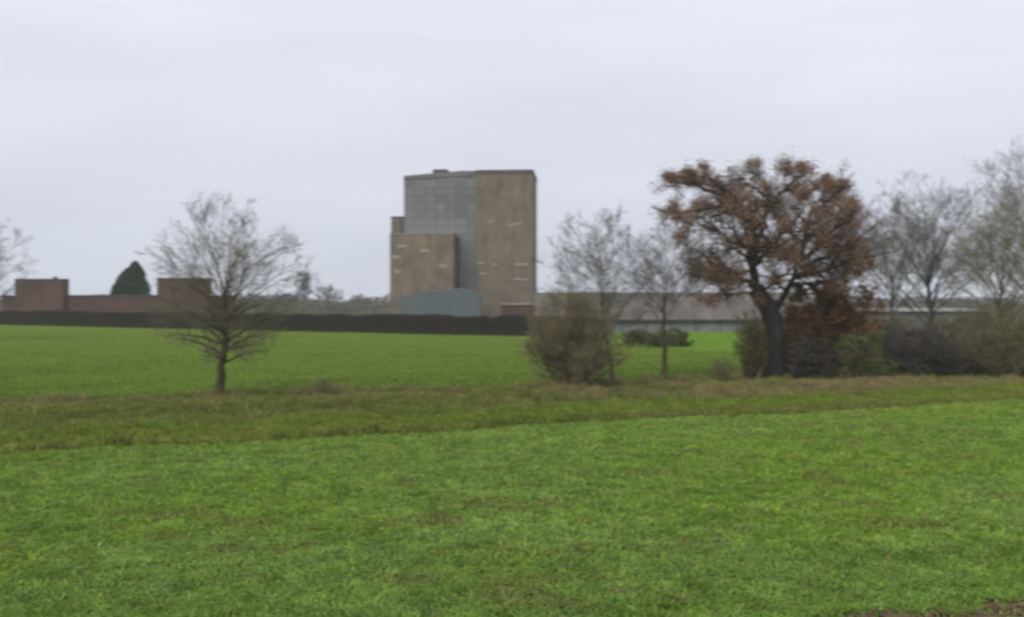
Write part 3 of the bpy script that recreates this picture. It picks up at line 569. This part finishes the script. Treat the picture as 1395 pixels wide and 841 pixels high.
# hedge along the far side of the second field, and a far wood behind it
def hedge(name, label, xa, xb, hgt, thick, seed, cols, n, kind=None, off=1.2, yfun=h_, size=(0.05, 0.12), top_j=0.12, cat='hedge', taper=False):
    global rng; keep_rng = rng; rng = np.random.default_rng(seed)
    Yb = float(yfun(np.array([xa]))[0]) + off; o = empty(name, (xa, Yb, 0)); tag(o, label, cat, kind=kind)
    xx = np.linspace(xa, xb, max(6, int(abs(xb - xa) / 1.0))); yy = yfun(xx) + off; hh = hgt + top_j * 2 * (fbm(xx * 0.4 + 100, xx * 0 + seed, seed) - 0.5)
    if taper: hh = hh * np.clip(np.minimum(xx - xa, xb - xx) / 0.9, 0.05, 1) ** 0.4
    prof = [(-.5, 0), (-.52, .55), (-.46, .9), (-.2, .97), (.2, .97), (.46, .9), (.52, .55), (.5, 0)]
    V = []; 
    for a in range(len(xx)):
        for (u_, w_) in prof: V.append((xx[a] - xa, yy[a] - Yb + u_ * thick * .86, w_ * hh[a] * 0.95 + rng.normal(0, .03)))
    k = len(prof); i = (np.arange(len(xx) - 1)[:, None] * k + np.arange(k - 1)[None]); Q = np.stack([i, i + 1, i + k + 1, i + k], -1).reshape(-1, 4)
    quad_mesh('stems', V, Q, M['hedge_core'], o)
    xr = rng.uniform(xa, xb, n); hr = np.interp(xr, xx, hh); s = rng.random(n); yo = np.where(s < .62, -.5, rng.uniform(-.5, .5, n)); zo = np.where(s < .62, rng.random(n), 1.0)
    p = np.stack([xr - xa, yfun(xr) + off - Yb + yo * thick + rng.normal(0, .09, n), zo * hr + rng.normal(0, .07, n)], -1)
    lc = np.array(cols); patch = fbm(xr * 0.35 + 10, zo * 1.2 + 10, seed + 4); ci = np.clip((patch * 1.6 - .3) * len(lc) + rng.normal(0, .6, n), 0, len(lc) - 1).astype(int)
    c = lc[ci] * rng.uniform(.7, 1.3, (n, 1)); green = (zo < .22 + 0.1 * patch) & (rng.random(n) < .5); c[green] = np.array((0.055, 0.085, 0.020)) * rng.uniform(.7, 1.3, (green.sum(), 1))
    v, q, cc = leaves(p, rng.uniform(*size, n), c); quad_mesh('foliage', v, q, M['leaf'], o, col=cc); rng = keep_rng; return o
M['hedge_core'] = mottled('hedge_twigs', [(0.3, (0.022, 0.018, 0.016)), (0.7, (0.042, 0.035, 0.030))], 3.0, bumpd=0.1)
HC = [(0.056, 0.046, 0.031), (0.068, 0.052, 0.043), (0.050, 0.041, 0.037), (0.048, 0.050, 0.026)]
hedge('field_hedge', 'long clipped dark hedge behind the second field', -118, 6.5, 2.42, 1.7, 81, HC, 80000, yfun=lambda x: 131 - 0.57 * x, off=1.6, top_j=0.30, size=(0.06, 0.15))
for q_, (px_, w_, h_m) in enumerate(((876, 2.0, 1.75), (912, 2.1, 1.9))):
    bush('low_bush', ('low dark bush left of the thin bare tree trunk at the field edge', 'low dark green bush behind the thin bare tree trunk at the field edge')[q_], 'shrub', (wpt(px_, 0, 103.5)[0], 103.5, 0), w_, h_m, 82 + q_, 34, 40, 'twig_brown', [(0.075, 0.095, 0.034), (0.100, 0.105, 0.052), (0.090, 0.076, 0.052)], 9000, (.04, .09), 0.95, 1.0, depth=1.2, lr1=0.5)

# ------------------------------------------------------------------ low brick building on the left
YB = 206.0; kB = YB / F
bx_ = lambda px: (px - 697.5) * kB; bz = lambda py: CAMZ + (HY - py) * kB
o = empty('brick_building', (bx_(160), YB, 0)); tag(o, 'long low red brick building with two square raised blocks', 'building')
ox = bx_(160)
MB().box(bx_(2) - ox, bx_(300) - ox, 0.0, 12, -0.3, bz(404.5)).build('wall', M['brick'], o)
def block(p0, p1, py):
    w = MB().box(bx_(p0) - ox, bx_(p1) - ox, -0.9, 1.8, -0.3, bz(py + 1.6)).build('raised_block', M['brick'], o)
    MB().box(bx_(p0) - ox - .06, bx_(p1) - ox + .06, -0.98, 1.86, bz(py + 1.6), bz(py)).build('coping', M['tower_dark'], w)
block(23, 89, 380); block(216, 285, 379)
MB().box(bx_(89) - ox + .1, bx_(216) - ox - .1, -0.14, 12.1, bz(404.5) + .003, bz(402)).build('roof_edge', M['darkmetal'], o)
MB().box(bx_(285) - ox + .1, bx_(300) - ox + .1, -0.14, 12.1, bz(404.5) + .003, bz(402.6)).build('roof_edge', M['darkmetal'], o)
MB().box(bx_(2) - ox - .1, bx_(23) - ox - .1, -0.14, 12.1, bz(404.5) + .003, bz(402.6)).build('roof_edge', M['darkmetal'], o)
MB().box(bx_(70) - ox, bx_(75) - ox, .6, 1.2, bz(380) + .003, bz(377)).build('roof_vent', M['darkmetal'], o)

# ------------------------------------------------------------------ the tower
YT = 215.0; kT = YT / F
tw_ = empty('tower_block', ((650 - 697.5) * kT, YT, 0), R(-4)); tag(tw_, 'tall windowless brown and grey tower rising above the hedge', 'tower')
tx = lambda px: (px - 650) * kT; tz = lambda py: CAMZ + (HY - py) * kT
MB().box(tx(649), tx(726.3), 0.0, 17, -0.3, tz(237)).build('brick_shaft', M['tower_brown'], tw_)
MB().box(tx(648), tx(727), -0.12, 17.1, tz(237) + .003, tz(231.8)).build('parapet', M['tower_dark'], tw_)
g = MB().prism_y([(tx(548), -0.3), (tx(649) - .003, -0.3), (tx(649) - .003, tz(232.5)), (tx(628), tz(232.2)), (tx(548), tz(238.6))], 1.1, 17.0).build('grey_shaft', M['tower_grey'], tw_)
stain(M['tower_brown'], 0.75); stain(M['tower_grey'], 0.5); stain(M['brick'], 0.6)
# sheets of the grey face, laid in courses with recessed joints
cols_ = np.linspace(tx(548) + .05, tx(649) - .08, 8); rows_ = np.linspace(tz(318), tz(244), 8)
sheet_cache = {}
def sheet(x0, x1, z0, z1, mat, par, y=1.1, name='cladding_sheet', t=0.07):
    key = (round(x1 - x0, 3), round(z1 - z0, 3), mat.name)
    if key not in sheet_cache:
        p = MB().box(0, x1 - x0, -t, 0.0, 0, z1 - z0).build(name, mat, par); sheet_cache[key] = p.data
    else:
        p = bpy.data.objects.new(name, sheet_cache[key]); COL.objects.link(p); p.parent = par
    p.location = (x0, y - 0.003 - random.uniform(0, .03), z0); return p
vrs = []
for f in (0.86, 0.93, 1.0, 1.07, 1.14):
    vrs.append(weathered('grey_sheet', (0.148 * f, 0.145 * f, 0.148 * f), (0.124 * f, 0.121 * f, 0.126 * f), (0.174 * f, 0.170 * f, 0.17 * f), False))
for i in range(7):
    for j in range(7):
        lower = j < 2
        sheet(cols_[i] + .03, cols_[i + 1] - .03, rows_[j] + .03, rows_[j + 1] - .03, M['tower_grey2'] if (lower and i < 6) else vrs[random.choice([0, 1, 2, 2, 3, 4]) if i != 5 else random.choice([0, 0, 1])], g)
rl = np.linspace(tz(398), tz(318), 9)
for j in range(8):
    for i in (5, 6): sheet(cols_[i] + .03, cols_[i + 1] - .03, rl[j] + .03, rl[j + 1] - .03, vrs[random.choice([1, 2, 2, 3])], g)
MB().prism_y([(tx(548) - .06, tz(243.2)), (tx(649) - .01, tz(238.0)), (tx(649) - .01, tz(232.4) + .05), (tx(628), tz(232.2) + .05), (tx(548) - .06, tz(238.6) + .05)], 0.94, 1.09).build('parapet', vrs[0], tw_)
MB().box(tx(587), tx(607), 2.2, 6, tz(236), tz(228.6)).build('roof_hut', M['tower_dark'], tw_)
MB().box(tx(609), tx(640), 6, 12, tz(233.2), tz(231.2)).build('roof_hut', M['tower_dark'], tw_)
# left wing and projecting annexe
MB().box(tx(529.5), tx(548) - .003, 1.6, 13, -0.3, tz(295.5)).build('left_wing', M['tower_brown'], tw_)
MB().box(tx(529.0), tx(548) - .004, 1.5, 13.1, tz(295.5) + .003, tz(293.6)).build('coping', M['tower_dark'], tw_)
MB().box(tx(541), tx(547), 1.45, 1.597, tz(319), tz(297)).build('louvre_panel', M['tower_dark'], tw_)
an = MB().box(-17.6, -4.4, -4.8, 1.0, -0.3, tz(321.5)).build('annexe', M['tower_brown'], tw_)
MB().box(-17.66, -4.34, -4.9, 1.0, tz(321.5) + .003, tz(319.6)).build('coping', M['pale'] if False else M['tower_grey2'], an)
MB().box(tx(618.6), tx(625), 0.75, 1.0, tz(400), tz(323)).build('gap_shade_strip', M['darkmetal'], tw_)  # dark strip standing in for the shade in the gap beside the annexe
def patch(zx, zy, w, h_m, y, par):       # zx, zy measured on the enlarged tower picture
    px = 500 + zx * 260 / 841; py = 210 + zy * 260 / 841
    MB().box(tx(px) - w / 2, tx(px) + w / 2, y - .05, y - .003, tz(py) - h_m / 2, tz(py) + h_m / 2).build('pale_panel', M['pale'], par)
for zx, zy, w in ((172, 409, 1.6), (268, 429, 1.9), (145, 456, 1.7), (150, 520, 1.4), (340, 495, 1.5)): patch(zx, zy, w, .55, -4.8, an)
for zx, zy, w in ((545, 297, 1.2), (662, 308, 1.9), (632, 314, 1.6), (500, 480, 1.5), (565, 487, 1.0), (680, 487, 3.0), (508, 527, 1.2), (665, 551, 1.6), (700, 553, .9)): patch(zx, zy, w, .42, 0.0, tw_)
# vertical movement joints / piers on the brick faces
for px in (662, 680, 698, 713): MB().box(tx(px) - .07, tx(px) + .07, -.045, -.003, 0, tz(238.5)).build('pilaster_strip', M['tower_brown'], tw_)

# blue-grey shed at the tower foot
YS = 203.0; kS = YS / F
sh = empty('metal_shed', ((600 - 697.5) * kS, YS, 0)); tag(sh, 'blue grey sheet metal shed at the foot of the tower', 'shed')
sx = lambda px: (px - 600) * kS; sz = lambda py: CAMZ + (HY - py) * kS
MB().prism_y([(sx(543), -.3), (sx(656), -.3), (sx(656), sz(403.5)), (sx(628), sz(394.3)), (sx(590), sz(398)), (sx(543), sz(405))], 0, 6.0).build('wall', M['bluegrey'], sh)
MB().prism_y([(sx(542), sz(405)), (sx(590), sz(398) + .003), (sx(628), sz(394.3) + .003), (sx(657), sz(403.5)), (sx(657), sz(403.5) + .16), (sx(628), sz(394.3) + .2), (sx(590), sz(398) + .18), (sx(542), sz(405) + .14)], -.07, 6.2).build('roof', M['sheetroof'], sh)
for k in range(17):
    px = 546 + k * 6.6; top = np.interp(px, [543, 590, 628, 656], [405, 398, 394.3, 403.5])
    MB().box(sx(px) - .05, sx(px) + .05, -.045, -.003, 0, sz(top) - .05).build('sheet_rib', M['bluegrey'], sh)
# small flat-roofed brick outbuilding right of it
YO = 204.0; kO = YO / F
ob = empty('brick_outbuilding', ((706 - 697.5) * kO, YO, 0)); tag(ob, 'small flat roofed brick outbuilding against the right foot of the tower', 'building')
MB().box(-23 * kO, 34 * kO, 0, 5, -.3, CAMZ + (HY - 415.5) * kO).build('wall', M['brick'], ob)
MB().box(-24 * kO, 35 * kO, -.3, 5.2, CAMZ + (HY - 415.5) * kO + .003, CAMZ + (HY - 413.8) * kO).build('roof', M['pale'], ob)
# ------------------------------------------------------------------ long low barn behind the shrub
YL = 146.0; kL = YL / F
bn = empty('long_barn', (wpt(940, 0, YL)[0], YL, 0)); tag(bn, 'long low barn with weathered grey sheet roof behind the shrub', 'barn')
lx0, lx1 = (728 - 940) * kL, (1150 - 940) * kL; ez, rz_ = CAMZ + (HY - 436) * kL, CAMZ + (HY - 399) * kL
MB().box(lx0 + .4, lx1 - .4, 0.6, 17.4, -.3, ez).build('wall', M['palewall'], bn)
nc = 17
for s_ in range(nc):                     # roof sheets, front slope and back slope
    a0 = lx0 + (lx1 - lx0) * s_ / nc; a1 = lx0 + (lx1 - lx0) * (s_ + 1) / nc - .03; dz = random.uniform(0, .03)
    MB().prism_x([(0, ez - .02 + dz), (9, rz_ - .06 + dz), (9, rz_ + dz), (0, ez + .05 + dz)], a0, a1).build('roof_sheet', M['roofgrey'], bn)
    MB().prism_x([(18, ez - .02 + dz), (9.01, rz_ - .06 + dz), (9.01, rz_ + dz), (18, ez + .05 + dz)], a0, a1).build('roof_sheet', M['roofgrey'], bn)
MB().box(lx0 - .05, lx1 + .05, 8.85, 9.15, rz_ + .035, rz_ + .10).build('ridge_cap', M['roofgrey'], bn)
MB().box(lx0 - .05, lx1 + .05, -.16, -.003, ez - .12, ez + .06).build('gutter', M['darkmetal'], bn)
for px in range(745, 1150, 34): MB().box((px - 940) * kL - .06, (px - 940) * kL + .06, .5, .597, 0, ez - .02).build('wall_post', M['darkmetal'], bn)
# dark low shed further right
YR = 118.0; kR = YR / F
rs_ = empty('low_shed', (wpt(1265, 0, YR)[0], YR, 0)); tag(rs_, 'low dark shed with pale roof seen behind the right hand bare trees', 'shed')
MB().box(-82 * kR, 85 * kR, 0, 8, -.3, CAMZ + (HY - 425) * kR).build('wall', M['greywall'], rs_)
MB().prism_x([(-.3, CAMZ + (HY - 425) * kR + .003), (8.3, CAMZ + (HY - 421.5) * kR), (8.3, CAMZ + (HY - 420.5) * kR), (-.3, CAMZ + (HY - 424) * kR + .02)], -83 * kR, 86 * kR).build('roof', M['palewall'], rs_)
# distant wood on the skyline, one mass
M['farwood'] = M['leaf']
n = 70000; xr = rng.uniform(-200, 200, n); tp_ = 2.6 + 4.6 * fbm(xr * 0.09 + 100, xr * 0 + 3, 5, 4); zr = rng.random(n) ** 0.8 * tp_
pz = np.stack([xr, 305 + rng.uniform(-9, 9, n), zr], -1); c = np.array([0.120, 0.108, 0.102]) * rng.uniform(.7, 1.3, (n, 1))
v, q, cc = leaves(pz, rng.uniform(.12, .40, n), c)
tag(quad_mesh('distant_wood', v, q, M['leaf'], col=cc), 'low grey brown wood on the skyline behind hedge and buildings', 'wood', kind='stuff')

# ------------------------------------------------------------------ thin winter haze
hz = MB().box(-1600, 1600, -60, 1600, -2.0, 40.0).build('haze', M['leaf']); tag(hz, kind='stuff')
m = bpy.data.materials.new('haze_air'); m.use_nodes = True; t = m.node_tree; t.nodes.clear()
om = t.nodes.new('ShaderNodeOutputMaterial'); pv = t.nodes.new('ShaderNodeVolumePrincipled')
pv.inputs['Color'].default_value = (0.94, 0.96, 1.0, 1); pv.inputs['Density'].default_value = 0.00025
t.links.new(pv.outputs[0], om.inputs['Volume']); hz.data.materials.clear(); hz.data.materials.append(m)
